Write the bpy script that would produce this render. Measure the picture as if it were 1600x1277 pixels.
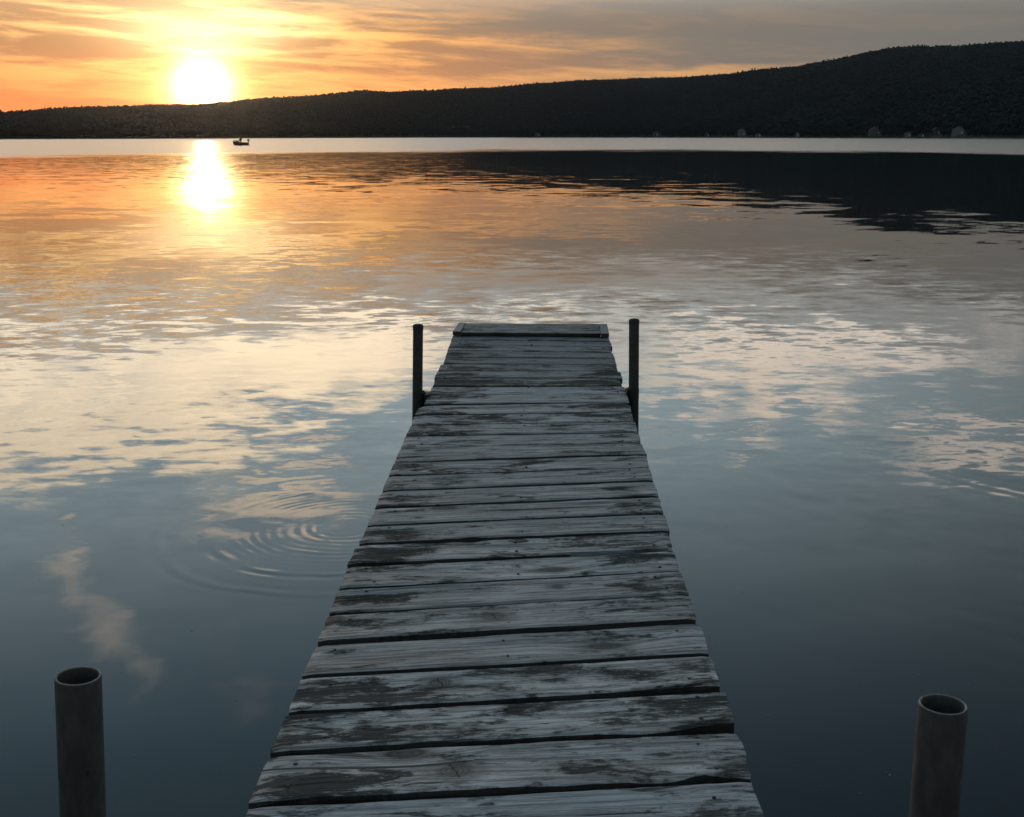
import bpy, bmesh, math, random
from mathutils import Vector, Matrix, noise as mnoise
R = math.radians
scene = bpy.context.scene
for o in list(bpy.data.objects):
    bpy.data.objects.remove(o)
COL = scene.collection
PI = math.pi

# ------------------------------------------------------------------ camera
CAM_Z = 2.0                                  # eye above the water
PITCH = math.atan(426 / 1890)                # horizon row of the photograph
FOC = 1890.0                                 # focal length in photo pixels (1600 wide)
cam_d = bpy.data.cameras.new('camera')
cam_d.sensor_width = 36.0
cam_d.lens = FOC / 1600 * 36
cam_d.clip_start = 0.05
cam_d.clip_end = 20000
cam = bpy.data.objects.new('camera', cam_d)
COL.objects.link(cam)
cam.location = (0, 0, CAM_Z)
cam.rotation_euler = (PI / 2 - PITCH, 0, 0)
scene.camera = cam

# ------------------------------------------------------------------ render
scene.view_settings.view_transform = 'Standard'
scene.view_settings.look = 'None'
scene.view_settings.gamma = 1
scene.view_settings.exposure = 0
scene.view_settings.use_curve_mapping = False
scene.render.engine = 'CYCLES'
scene.cycles.use_denoising = True
scene.cycles.denoising_prefilter = 'ACCURATE'
scene.cycles.denoising_input_passes = 'RGB_ALBEDO_NORMAL'
scene.cycles.max_bounces = 5
scene.cycles.diffuse_bounces = 2
scene.cycles.glossy_bounces = 3
scene.cycles.volume_bounces = 0
scene.cycles.sample_clamp_indirect = 6
scene.cycles.blur_glossy = 0.2

SUN_AZ, SUN_EL = R(-13.9), R(2.15)
SUN_DIR = Vector((math.sin(SUN_AZ) * math.cos(SUN_EL), math.cos(SUN_AZ) * math.cos(SUN_EL), math.sin(SUN_EL)))


# ------------------------------------------------------------------ node expressions
class G:
    """tiny wrapper: arithmetic on sockets builds Math nodes"""
    def __init__(s, tree): s.t = tree; s.n = tree.nodes; s.l = tree.links
    def put(s, sock, v):
        if isinstance(v, S): s.l.new(v.o, sock)
        else: sock.default_value = v
    def math(s, op, a, b=None, c=None):
        n = s.n.new('ShaderNodeMath'); n.operation = op
        s.put(n.inputs[0], a)
        if b is not None: s.put(n.inputs[1], b)
        if c is not None: s.put(n.inputs[2], c)
        return S(s, n.outputs[0])
    def vmath(s, op, a, b=None, out=0):
        n = s.n.new('ShaderNodeVectorMath'); n.operation = op
        s.put(n.inputs[0], a)
        if b is not None: s.put(n.inputs[1], b)
        return S(s, n.outputs[out])
    def xyz(s, x, y, z):
        n = s.n.new('ShaderNodeCombineXYZ')
        for i, v in enumerate((x, y, z)): s.put(n.inputs[i], v)
        return S(s, n.outputs[0])
    def sep(s, v):
        n = s.n.new('ShaderNodeSeparateXYZ'); s.put(n.inputs[0], v)
        return [S(s, o) for o in n.outputs]
    def smooth(s, v, a, b, lo=0.0, hi=1.0, kind='SMOOTHSTEP'):
        n = s.n.new('ShaderNodeMapRange'); n.interpolation_type = kind
        s.put(n.inputs[0], v)
        for i, q in enumerate((a, b, lo, hi)): s.put(n.inputs[i + 1], q)
        return S(s, n.outputs[0])
    def mix(s, f, a, b, kind='MIX'):
        n = s.n.new('ShaderNodeMix'); n.data_type = 'RGBA'; n.blend_type = kind
        n.clamp_factor = True
        s.put(n.inputs[0], f)
        for i, q in ((6, a), (7, b)):
            s.put(n.inputs[i], q if isinstance(q, S) else (*q, 1))
        return S(s, n.outputs[2])
    def noise(s, vec, scale=1.0, detail=2.0, rough=0.5, dist=0.0, color=False, lac=2.0):
        n = s.n.new('ShaderNodeTexNoise'); n.noise_dimensions = '3D'
        s.put(n.inputs['Vector'], vec)
        n.inputs['Scale'].default_value = scale
        n.inputs['Detail'].default_value = detail
        n.inputs['Roughness'].default_value = rough
        n.inputs['Lacunarity'].default_value = lac
        n.inputs['Distortion'].default_value = dist
        return S(s, n.outputs['Color' if color else 'Fac'])
    def scale(s, col, f):
        n = s.n.new('ShaderNodeVectorMath'); n.operation = 'SCALE'
        s.put(n.inputs[0], col if isinstance(col, S) else tuple(col))
        s.put(n.inputs['Scale'], f)
        return S(s, n.outputs[0])
    def gauss(s, x, sig): return ((x * (1 / sig)) ** 2.0 * -1.0).exp()


class S:
    def __init__(s, g, o): s.g = g; s.o = o
    def __add__(s, b): return s.g.math('ADD', s, b)
    __radd__ = __add__
    def __sub__(s, b): return s.g.math('SUBTRACT', s, b)
    def __rsub__(s, b): return s.g.math('SUBTRACT', b, s)
    def __mul__(s, b): return s.g.math('MULTIPLY', s, b)
    __rmul__ = __mul__
    def __truediv__(s, b): return s.g.math('DIVIDE', s, b)
    def __pow__(s, b):
        return s * s if b == 2.0 else s.g.math('POWER', s, b)
    def exp(s): return s.g.math('EXPONENT', s)
    def abs(s): return s.g.math('ABSOLUTE', s)
    def max(s, b): return s.g.math('MAXIMUM', s, b)
    def min(s, b): return s.g.math('MINIMUM', s, b)
    def clamp(s): return s.max(0.0).min(1.0)


# ------------------------------------------------------------------ photo geometry helpers
def ray(px, py):
    a, b = (px - 800) / FOC, (py - 638.5) / FOC
    return Vector((a, math.cos(PITCH) - b * math.sin(PITCH), -math.sin(PITCH) - b * math.cos(PITCH)))
def on_water(px, py, z=0.0):
    d = ray(px, py); t = (z - CAM_Z) / d.z
    return Vector((0, 0, CAM_Z)) + d * t
def az_el(px, py):
    d = ray(px, py).normalized()
    return math.degrees(math.atan2(d.x, d.y)), math.degrees(math.asin(d.z))

# ------------------------------------------------------------------ sky (world)
world = bpy.data.worlds.new('World')
scene.world = world
world.use_nodes = True
wt = world.node_tree
wt.nodes.clear()
g = G(wt)
tc = wt.nodes.new('ShaderNodeTexCoord')
D = g.vmath('NORMALIZE', S(g, tc.outputs['Generated']))
dx, dy, dz = g.sep(D)
DEG = 180 / PI
az = g.math('ARCTAN2', dx, dy) * DEG
el = g.math('ARCSINE', dz) * DEG
el = el.abs()
cosg = g.vmath('DOT_PRODUCT', D, tuple(SUN_DIR), out=1)
gam = g.math('ARCCOSINE', cosg.min(1.0).max(-1.0)) * DEG          # degrees from the sun
saz = az - math.degrees(SUN_AZ)

sky = wt.nodes.new('ShaderNodeTexSky')
sky.sky_type = 'NISHITA'
sky.sun_disc = False
sky.sun_elevation = SUN_EL
sky.sun_rotation = SUN_AZ
sky.air_density = 1.2
sky.dust_density = 2.0
nish = S(g, sky.outputs[0])

# thin layered evening cloud: long streaks low down, open cells higher up
tilt = el + az * 0.045
streak = g.noise(g.xyz(az * 0.075, tilt * 0.75, 3.1), 1.0, 7, 0.58, 0.6)
streak2 = g.noise(g.xyz(az * 0.22, tilt * 2.1, 9.7), 1.0, 5, 0.6, 0.4)
st = g.smooth(streak * 0.66 + streak2 * 0.34, 0.42, 0.59)
warm = g.gauss(saz, 17.0)
near = g.gauss(saz, 13.0)
low_dark = g.mix(warm, (0.165, 0.168, 0.160), (0.46, 0.215, 0.095))
low_lit = g.mix(warm, (0.205, 0.188, 0.160), (1.24, 0.52, 0.135))
low_lit = g.mix(g.gauss(el - 2.6, 1.6) * g.gauss(saz - 20.0, 9.0) * 0.75, low_lit, (0.72, 0.38, 0.15))
low = g.mix(st, low_dark, low_lit)
# redder towards the ridge on the sun's side
red = g.smooth(el, 4.2, 0.8) * g.gauss(saz + 8.0, 15.0)
low = g.mix(red * 0.85, low, (1.2, 0.30, 0.085))
yel = g.gauss(saz, 7.5) * g.smooth(el, 0.5, 4.0) * (0.1 + st * 0.9)
low = g.mix(yel * 0.6, low, (1.45, 0.95, 0.34))

# a grey sheet of cloud hangs above the glow, lower towards the right
gedge = (6.2 - saz * 0.135).max(2.9).min(7.0) + (streak2 - 0.5) * 2.2
sheet = g.smooth(el - gedge, -0.7, 0.9)
low = g.mix(sheet * (0.9 - st * 0.25), low, g.mix(warm, (0.150, 0.154, 0.148), (0.245, 0.21, 0.16)))
# clear sky above
fall = g.smooth(gam, 18.0, 48.0, 1.0, 0.36) * g.smooth(gam, 70.0, 150.0, 1.0, 0.85)
high = g.mix(g.smooth(el, 7.0, 13.0), (0.76, 0.77, 0.73), (0.84, 1.08, 1.17))
high = g.mix(g.smooth(el, 13.0, 30.0), high, (0.35, 0.56, 0.72))
high = g.scale(high, fall)
clear = g.mix(g.smooth(el, 4.8, 9.0), low, high)

# higher cloud banks, seen best in their mirror image on the lake
pl = g.xyz(dx / (dz.abs() + 0.10), dy / (dz.abs() + 0.10), 0.0)
cn = g.noise(pl, 1.25, 6, 0.56, 0.35)
cn2 = g.noise(g.xyz(az * 0.10, el * 0.32, 5.0), 1.0, 6, 0.55, 0.5)
cn3 = g.noise(g.xyz(az * 0.42, el * 1.5, 15.0), 1.0, 5, 0.6, 0.3)
field = cn * 0.36 + cn2 * 0.40 + cn3 * 0.24
wn = g.noise(g.xyz(az * 0.16, el * 0.40, 31.0), 1.0, 5, 0.6, 0.0, color=True)
wr, wg, wb = g.sep(wn)
azw = az + (wr - 0.5) * 7.0
elw = el + (wg - 0.5) * 4.0
def bank(px, py, sx, sy, w):
    a, e = az_el(px, py)
    return g.gauss(azw - a, sx / 33.0) * g.gauss(elw + e, sy / 33.0) * w
banks = [(180, 580, 430, 62, .27), (90, 690, 330, 62, .31), (420, 660, 160, 40, .12), (560, 560, 190, 50, .28), (640, 515, 130, 18, .1),
         (1180, 535, 360, 38, .27), (1130, 590, 250, 34, .22), (1420, 560, 160, 30, .16), (1535, 690, 110, 32, .22), (1400, 650, 160, 22, .12),
         (1188, 635, 22, 46, .30), (1155, 690, 16, 18, .22), (1300, 640, 26, 30, .12), (440, 795, 125, 44, .34), (1080, 690, 120, 30, .12), (980, 480, 60, 16, .16),
         (95, 862, 30, 34, .23), (130, 920, 32, 40, .22), (180, 980, 36, 40, .25), (215, 1055, 38, 46, .19),
         (330, 1010, 70, 50, .11), (390, 1085, 60, 40, .10)]
bsum = None
for b in banks:
    q = bank(*b)
    bsum = q if bsum is None else bsum + q
dens = g.smooth(field + bsum - g.smooth(el, 6.0, 12.0) * 0.05, 0.51, 0.84) * g.smooth(el, 6.2, 9.0)
c_warm = g.gauss(gam, 21.0)
c_warm = c_warm * g.smooth(el, 13.0, 21.0, 1.0, 0.06)
cool = g.mix(g.smooth(el, 13.0, 24.0), (1.50, 1.30, 1.15), (1.12, 1.10, 1.00))
ccol = g.mix(c_warm, cool, (3.1, 2.5, 1.68))
ccol = g.scale(ccol, g.smooth(el, 12.0, 25.0, 1.0, 1.35))
skyc = g.mix(dens, clear, ccol)
gold = g.gauss(el - 6.1, 1.6) * g.gauss(saz + 6.0, 9.0)
skyc = g.mix(gold * (0.10 + st * 0.75), skyc, (1.7, 1.15, 0.48))

# glow round the sun
h1 = g.gauss(gam, 1.02)
hc = g.gauss(gam, 0.5)
h2 = g.gauss(gam, 2.5)
up = g.gauss(saz - 0.2, 3.4) * g.gauss(el - 4.6, 0.9)
glow = g.vmath('ADD', g.scale((6.0, 4.6, 2.3), h1), g.scale((16.0, 13.0, 8.0), hc))
glow = g.vmath('ADD', glow, g.scale((1.1, 0.62, 0.16), h2))
glow = g.vmath('ADD', glow, g.scale((2.3, 1.85, 1.1), up * (0.4 + st * 0.6)))
skyc = g.vmath('ADD', skyc, glow)
skyc = g.vmath('ADD', skyc, g.scale(nish, 0.008))
bg = wt.nodes.new('ShaderNodeBackground')
g.put(bg.inputs[0], skyc)
bg.inputs[1].default_value = 1.0
wo = wt.nodes.new('ShaderNodeOutputWorld')
wt.links.new(bg.outputs[0], wo.inputs[0])
world.cycles.sampling_method = 'MANUAL'
world.cycles.sample_map_resolution = 1024

# ------------------------------------------------------------------ sun
sun_d = bpy.data.lights.new('sun', 'SUN')
sun_d.energy = 0.25
sun_d.angle = R(0.5)
sun_d.color = (1.0, 0.62, 0.30)
sun = bpy.data.objects.new('sun', sun_d)
COL.objects.link(sun)
sun.location = (0, 0, 60)
sun.rotation_euler = SUN_DIR.to_track_quat('Z', 'Y').to_euler()


# ------------------------------------------------------------------ object helpers
def tag(o, label=None, cat=None, group=None, kind=None):
    if label: o['label'] = label
    if cat: o['category'] = cat
    if group: o['group'] = group
    if kind: o['kind'] = kind
    return o
def empty(name, loc, rz=0.0):
    o = bpy.data.objects.new(name, None)
    o.empty_display_size = 0.2
    COL.objects.link(o)
    o.location = loc
    o.rotation_euler = (0, 0, rz)
    return o
def obj(name, bm, mat, parent=None, smooth=False, loc=None):
    me = bpy.data.meshes.new(name)
    bm.normal_update()
    bm.to_mesh(me); bm.free()
    me.materials.append(mat)
    if smooth:
        for p in me.polygons: p.use_smooth = True
    o = bpy.data.objects.new(name, me)
    COL.objects.link(o)
    if parent: o.parent = parent
    if loc: o.location = loc
    return o
def add_box(bm, lo, hi, mat=None):
    r = bmesh.ops.create_cube(bm, size=1)
    c = [(a + b) / 2 for a, b in zip(lo, hi)]
    s = [b - a for a, b in zip(lo, hi)]
    m = Matrix.Translation(c) @ Matrix.Diagonal((*s, 1))
    if mat is not None: m = mat @ m
    bmesh.ops.transform(bm, matrix=m, verts=r['verts'])
    return r['verts']
def bevel_all(bm, w, seg=2):
    bmesh.ops.bevel(bm, geom=bm.edges[:], offset=w, segments=seg, affect='EDGES', profile=0.6)
def add_lathe(bm, prof, n=24, axis_m=None, close=False):
    rings = []
    for r, z in prof:
        rings.append([bm.verts.new((r * math.cos(2 * PI * i / n), r * math.sin(2 * PI * i / n), z)) for i in range(n)])
    for a, b in zip(rings, rings[1:]):
        for i in range(n):
            bm.faces.new((a[i], a[(i + 1) % n], b[(i + 1) % n], b[i]))
    if close:
        bm.faces.new(rings[0][::-1]); bm.faces.new(rings[-1])
    if axis_m is not None:
        bmesh.ops.transform(bm, matrix=axis_m, verts=[v for r in rings for v in r])
    return rings
def new_mat(name):
    m = bpy.data.materials.new(name)
    m.use_nodes = True
    b = m.node_tree.nodes['Principled BSDF']
    return m, G(m.node_tree), b
def flat_mat(name, col, rough=0.7, metal=0.0, var=0.25, scale=6.0):
    m, q, b = new_mat(name)
    t = m.node_tree.nodes.new('ShaderNodeTexCoord')
    n = q.noise(S(q, t.outputs['Object']), scale, 4, 0.6)
    f = q.smooth(n, 0.3, 0.7, 1 - var, 1 + var, 'LINEAR')
    q.put(b.inputs['Base Color'], q.scale(col, f))
    b.inputs['Roughness'].default_value = rough
    b.inputs['Metallic'].default_value = metal
    return m


# ------------------------------------------------------------------ water
m_water, q, b = new_mat('lake_water')
geo = m_water.node_tree.nodes.new('ShaderNodeNewGeometry')
P = S(q, geo.outputs['Position'])
x, y, z = q.sep(P)
dist = q.math('SQRT', x * x + y * y)
def slopes(vec_scale, scale, detail, rough, seed, dist_=0.0):
    v = q.xyz(x * vec_scale[0], y * vec_scale[1], seed)
    c = q.noise(v, scale, detail, rough, dist_, color=True)
    r, gg, bb = q.sep(c)
    return r - 0.5, gg - 0.5
calm = q.smooth(q.noise(q.xyz(x * 0.30, y * 0.16, 2.0), 1.0, 3, 0.5), 0.35, 0.68)          # patches of breeze
nearq = q.smooth(dist, 4.5, 10.0)
sx1, sy1 = slopes((0.8, 1.0), 0.55, 2, 0.5, 1.0)          # slow swell, about two metres
sx2, sy2 = slopes((0.75, 1.25), 2.3, 2, 0.5, 5.0, 0.3)    # half metre ripples
sx3, sy3 = slopes((0.7, 1.2), 7.5, 3, 0.55, 8.0, 0.4)     # hand-wide ripples
a1 = 0.030 * q.smooth(dist, 3.0, 30.0, 0.55, 1.0)
breeze = q.smooth(x, 4.0, -14.0) * q.smooth(dist, 35.0, 80.0)
a2 = 0.108 * (0.25 + 0.75 * calm) * q.smooth(dist, 4.0, 9.5, 0.10, 1.0) * (q.smooth(dist, 11.0, 30.0, 1.0, 0.26) + breeze * 0.6)
a3 = 0.115 * (0.15 + 0.85 * calm) * nearq * q.smooth(dist, 10.0, 26.0, 1.0, 0.15)
sx = sx1 * a1 + sx2 * a2 + sx3 * a3
sy = sy1 * a1 + sy2 * a2 + sy3 * a3
# rings spreading by the dock
RC = on_water(540, 824)
rx, ry = x - RC.x, y - RC.y
rr = q.math('SQRT', rx * rx + ry * ry) + 0.0001
wob = q.noise(q.xyz(x * 2.0, y * 2.0, 4.0), 1.0, 2, 0.5) - 0.5
rw = rr + wob * 0.11
ring = q.math('SINE', (rw - 0.70) * (2 * PI / 0.085)) * q.gauss(rw - 0.72, 0.05) * 0.08
ring = ring + q.math('SINE', (rw + rr * rr * 0.12) * (2 * PI / 0.062)) * q.gauss(rw - 0.46, 0.15) * 0.024 * q.smooth(wob, -0.12, 0.12, 0.25, 1.0)
ring = ring + q.math('SINE', rw * (2 * PI / 0.06)) * q.gauss(rw - 0.20, 0.07) * 0.03
ring = ring + q.math('SINE', (rw - 0.95) * (2 * PI / 0.11)) * q.gauss(rw - 0.95, 0.07) * 0.02
# a second, wider train of rings at the right
RC2 = on_water(1900, 640)
ux, uy = x - RC2.x, y - RC2.y
ur = q.math('SQRT', ux * ux + uy * uy) + 0.0001
RC2R = (on_water(1505, 752) - RC2).length
uw = ur + wob * 0.10
ring2 = q.math('SINE', (uw - RC2R) * (2 * PI / 0.13)) * q.gauss(uw - RC2R, 0.14) * 0.026 * q.smooth(q.noise(q.xyz(x * 1.1, y * 1.1, 12.0), 1.0, 2, 0.5), 0.42, 0.62) * q.smooth(y, 9.5, 8.0)
ring2 = ring2 + q.math('SINE', uw * (2 * PI / 0.21)) * q.smooth(dist, 12.0, 6.0) * q.smooth(x, 0.6, 1.6) * 0.0065 * q.smooth(q.noise(q.xyz(x * 0.9, y * 0.9, 22.0), 1.0, 3, 0.5), 0.38, 0.66)
rmask = q.smooth(q.noise(q.xyz(rx / rr * 1.3, ry / rr * 1.3, rr * 2.2 + 7.0), 1.0, 3, 0.5), 0.36, 0.66)
ring = ring * rmask * 0.8
sx = sx + rx / rr * ring + ux / ur * ring2
sy = sy + ry / rr * ring + uy / ur * ring2
# wind-ruffled water far out: short steep wavelets whose near faces mirror the higher sky
edge = 176.0 - (x - 8.0) * (x - 8.0) * 0.0165 + (q.noise(q.xyz(x * 0.05, y * 0.02, 1.0), 1.0, 4, 0.6) - 0.5) * 70.0
ruf = q.smooth(y - edge + (q.noise(q.xyz(x * 0.035, y * 0.16, 6.0), 1.0, 4, 0.65) - 0.5) * 85.0, -26.0, 22.0)
fx, fy = slopes((0.5, 0.35), 1.0, 3, 0.6, 20.0)
sx = sx + fx * ruf * 0.10
sy = sy - ruf * (0.016 + (fy * 0.08).abs())
N = q.vmath('NORMALIZE', q.xyz(sx * -1.0, sy, 1.0))
q.put(b.inputs['Normal'], q.vmath('NORMALIZE', q.xyz(sx * -1.0, sy * 1.0, 1.0)))
b.inputs['Base Color'].default_value = (0.004, 0.007, 0.008, 1)
q.put(b.inputs['Roughness'], 0.02 + breeze * 0.05 + ruf * 0.16)
b.inputs['IOR'].default_value = 1.333
bm = bmesh.new()
for lo, hi, n in (((-2900, -300), (2900, 3400), 1),):
    vs = [bm.verts.new((X, Y, 0)) for X, Y in ((lo[0], lo[1]), (hi[0], lo[1]), (hi[0], hi[1]), (lo[0], hi[1]))]
    bm.faces.new(vs)
tag(obj('water', bm, m_water), 'calm evening lake mirroring the sunset sky', kind='structure')

# ------------------------------------------------------------------ hills across the lake
SKY = [(-1500, 196), (-800, 190), (-400, 186), (0, 178), (100, 172.5), (200, 168), (312, 165.5), (360, 163), (420, 156.5), (500, 150), (570, 145.5),
       (620, 145.5), (680, 143), (740, 139.5), (800, 136), (860, 132), (900, 129), (1000, 124), (1080, 121.5), (1130, 118.5), (1180, 110.5),
       (1240, 106), (1300, 95), (1350, 82.5), (1400, 77), (1480, 75), (1530, 71), (1600, 64.5), (1800, 52), (2200, 44), (3000, 60)]
SHORE = [(-1500, 900), (0, 830), (300, 1000), (700, 1500), (1000, 1500), (1250, 1300), (1600, 1050), (2200, 900), (3000, 850)]
def lerp(tab, v):
    if v <= tab[0][0]: return tab[0][1]
    for (a, fa), (c, fc) in zip(tab, tab[1:]):
        if v <= c: return fa + (fc - fa) * (v - a) / (c - a)
    return tab[-1][1]
TREE = 7.5
def column(azd):
    """heights along one bearing from the shore over the ridge"""
    t = math.tan(R(azd))
    px = 800 + FOC * t * (math.cos(PITCH) * 1.0 + 0.05)
    tan_e = None
    # elevation of the skyline at that photo column
    d = ray(px, lerp(SKY, px))
    tan_e = d.z / math.hypot(d.x, d.y)
    sh = lerp(SHORE, px)
    W = 900 + 150 * math.sin(azd * 0.21 + 1.0)
    pts = []
    for i in range(46):
        s = i / 36
        r = sh + W * s
        if s <= 1: h = 1 - (1 - s) ** 1.75
        else: h = 1 - 0.5 * (s - 1) ** 1.3
        h += 0.055 * s * max(0, 1.25 - s) * 3 * mnoise.noise((r * math.sin(R(azd)) / 210, r * math.cos(R(azd)) / 260, 3.0))
        pts.append([r, h])
    best = max((h / r) for r, h in pts if r)
    k = 1.0
    for _ in range(4):
        top = max((h * k + TREE * 0.9 * min(1, h * 3) - CAM_Z) / r for r, h in pts)
        k *= tan_e / top
    return [(r, h * k) for r, h in pts]
AZ0, AZ1, NA = -44.0, 44.0, 330
cols = [column(AZ0 + (AZ1 - AZ0) * i / NA) for i in range(NA + 1)]
bm = bmesh.new()
grid = []
for i, c in enumerate(cols):
    a = R(AZ0 + (AZ1 - AZ0) * i / NA)
    row = [bm.verts.new((c[0][0] * math.sin(a), c[0][0] * math.cos(a), -3.0))]
    row += [bm.verts.new((r * math.sin(a), r * math.cos(a), h + 0.35)) for r, h in c]
    row += [bm.verts.new((c[-1][0] * 1.001 * math.sin(a), c[-1][0] * 1.001 * math.cos(a), -3.0))]
    grid.append(row)
for ra, rb in zip(grid, grid[1:]):
    for k in range(len(ra) - 1):
        bm.faces.new((ra[k], rb[k], rb[k + 1], ra[k + 1]))
m_hill = flat_mat('forest_floor', (0.045, 0.050, 0.030), 0.95, 0, 0.4, 0.02)
bmesh.ops.recalc_face_normals(bm, faces=bm.faces[:])
tag(obj('hills', bm, m_hill, smooth=True), 'long dark ridge on the far side of the lake', kind='structure')

def hill_at(azd, s):
    """point on the terrain at bearing azd, fraction s from shore (0) to ridge (1)"""
    fa = (azd - AZ0) / (AZ1 - AZ0) * NA
    i = min(NA - 1, max(0, int(fa))); fa -= i
    fs = s * 36; k = min(44, int(fs)); fs -= k
    def pt(ci):
        r0, h0 = cols[ci][k]; r1, h1 = cols[ci][k + 1]
        return r0 + (r1 - r0) * fs, h0 + (h1 - h0) * fs
    ra, ha = pt(i); rb, hb = pt(i + 1)
    r, h = ra + (rb - ra) * fa, ha + (hb - ha) * fa
    a = R(azd)
    return Vector((r * math.sin(a), r * math.cos(a), h + 0.35))

# ------------------------------------------------------------------ houses along the far shore
def px_az(px):
    d = ray(px, 210); return math.degrees(math.atan2(d.x, d.y))
#       px, s, width, depth, wall height, roof height, turn, wall colour, roof, chimney, label
HOUSES = [
    (840, .010, 7.0, 6, 3.0, 2.0, 0.1, 'grey', 'dark', 0, 'small grey cottage on the far shore right above the end of the dock'),
    (1025, .012, 9.0, 7, 3.2, 2.6, -0.2, 'grey', 'dark', 1, 'low grey cottage with chimney on the shore to the right of the right dock post'),
    (1105, .006, 5.0, 5, 3.2, 2.4, 0.15, 'pale', 'dark', 0, 'narrow pale boathouse just left of the tall white cottage'),
    (1159, .014, 9.5, 8, 5.0, 3.2, 0.1, 'white', 'grey', 1, 'tall white gabled cottage, brightest house on the wooded shore'),
    (1185, .006, 7.5, 5, 2.6, 1.6, -0.1, 'tan', 'dark', 0, 'long low tan cabin at the water beside the tall white cottage'),
    (1246, .005, 5.0, 4.5, 3.4, 2.0, 0.0, 'white', 'grey', 0, 'small white boathouse alone at the waterline'),
    (1366, .016, 12.0, 8, 4.4, 3.4, 0.2, 'grey', 'dark', 1, 'wide grey house with a dark roof among the shore trees'),
    (1419, .006, 7.0, 6, 3.0, 1.8, -0.15, 'tan', 'grey', 0, 'tan cabin with grey roof left of the low pale shed'),
    (1440, .004, 5.5, 4, 2.4, 1.2, 0.05, 'pale', 'dark', 0, 'low pale shed at the water between a tan cabin and a brown cottage'),
    (1462, .018, 8.0, 7, 3.6, 2.6, 0.3, 'brown', 'dark', 0, 'brown cottage set back in the trees left of the big white house'),
    (1497, .016, 12.5, 8, 5.0, 3.0, -0.1, 'white', 'dark', 1, 'big white two storey house near the right end of the shore'),
]
WALLC = {'grey': (.10, .10, .105), 'white': (.17, .17, .17), 'pale': (.09, .09, .09), 'tan': (.16, .145, .12), 'brown': (.08, .065, .055)}
wallm = {k: flat_mat(k + '_siding', v, .8, 0, .1) for k, v in WALLC.items()}
roofm = {'dark': flat_mat('dark_roof', (.05, .05, .055), .8), 'grey': flat_mat('grey_roof', (.16, .16, .165), .8)}
m_win = flat_mat('window_glass', (.02, .025, .03), .1, 0, .1)
m_trim = flat_mat('white_trim', (.6, .6, .58), .6, 0, .1)
m_brick = flat_mat('chimney_brick', (.18, .09, .07), .9)
house_xy = []
for (px, s, w, dp, wh, rh, rz, wc, rc, ch, label) in HOUSES:
    azd = px_az(px)
    p = hill_at(azd, s)
    base_z = max(0.5, p.z)
    house_xy.append((azd, p.length, w))
    w *= .82; dp *= .82; wh *= .82; rh *= .82
    t = empty('lake_house', (p.x, p.y, base_z), -R(azd) + rz)
    tag(t, label, 'house', 'houses along the far shore')
    bm = bmesh.new()                                   # walls with gable ends facing the lake
    hw, hd = w / 2, dp / 2
    pr = [(-hw, -2.0), (hw, -2.0), (hw, wh), (0, wh + rh), (-hw, wh)]
    f = [bm.verts.new((X, -hd, Z)) for X, Z in pr]
    k = [bm.verts.new((X, hd, Z)) for X, Z in pr]
    bm.faces.new(f); bm.faces.new(k[::-1])
    for i in range(5): bm.faces.new((f[(i + 1) % 5], f[i], k[i], k[(i + 1) % 5]))
    bmesh.ops.recalc_face_normals(bm, faces=bm.faces[:])
    obj('wall', bm, wallm[wc], t)
    bm = bmesh.new()
    th = 0.25
    sl = rh / hw
    for sgn in (-1, 1):
        e = hw + 0.5
        prr = [(0, wh + rh + 0.03), (sgn * e, wh + rh - sl * e + 0.03), (sgn * e, wh + rh - sl * e + th + 0.03), (0, wh + rh + th + 0.03)]
        f = [bm.verts.new((X, -hd - 0.5, Z)) for X, Z in prr]
        k = [bm.verts.new((X, hd + 0.5, Z)) for X, Z in prr]
        bm.faces.new(f); bm.faces.new(k[::-1])
        for i in range(4): bm.faces.new((f[(i + 1) % 4], f[i], k[i], k[(i + 1) % 4]))
    bmesh.ops.recalc_face_normals(bm, faces=bm.faces[:])
    roof = obj('roof', bm, roofm[rc], t)
    if ch:
        bm = bmesh.new(); add_box(bm, (hw * .45, -0.4, wh), (hw * .45 + .8, 0.4, wh + rh + 1.0))
        obj('chimney', bm, m_brick, roof)
    rows = [1.5] if wh < 4.2 else [1.3, 3.7]
    ncol = 2 if w < 8 else 3
    for zr in rows:
        for ci in range(ncol):
            cx = (ci + .5) / ncol * w - hw
            if zr == rows[0] and ci == ncol - 1:
                bm = bmesh.new(); add_box(bm, (cx - .5, -hd - .05, 0.02), (cx + .5, -hd + .02, 2.1))
                obj('door', bm, m_trim, t)
                continue
            bm = bmesh.new(); add_box(bm, (cx - .6, -hd - .06, zr - .6), (cx + .6, -hd + .02, zr + .6))
            fr = obj('window', bm, m_trim, t)
            bm = bmesh.new(); add_box(bm, (cx - .5, -hd - .09, zr - .5), (cx + .5, -hd - .055, zr + .5))
            obj('pane', bm, m_win, fr)

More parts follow.
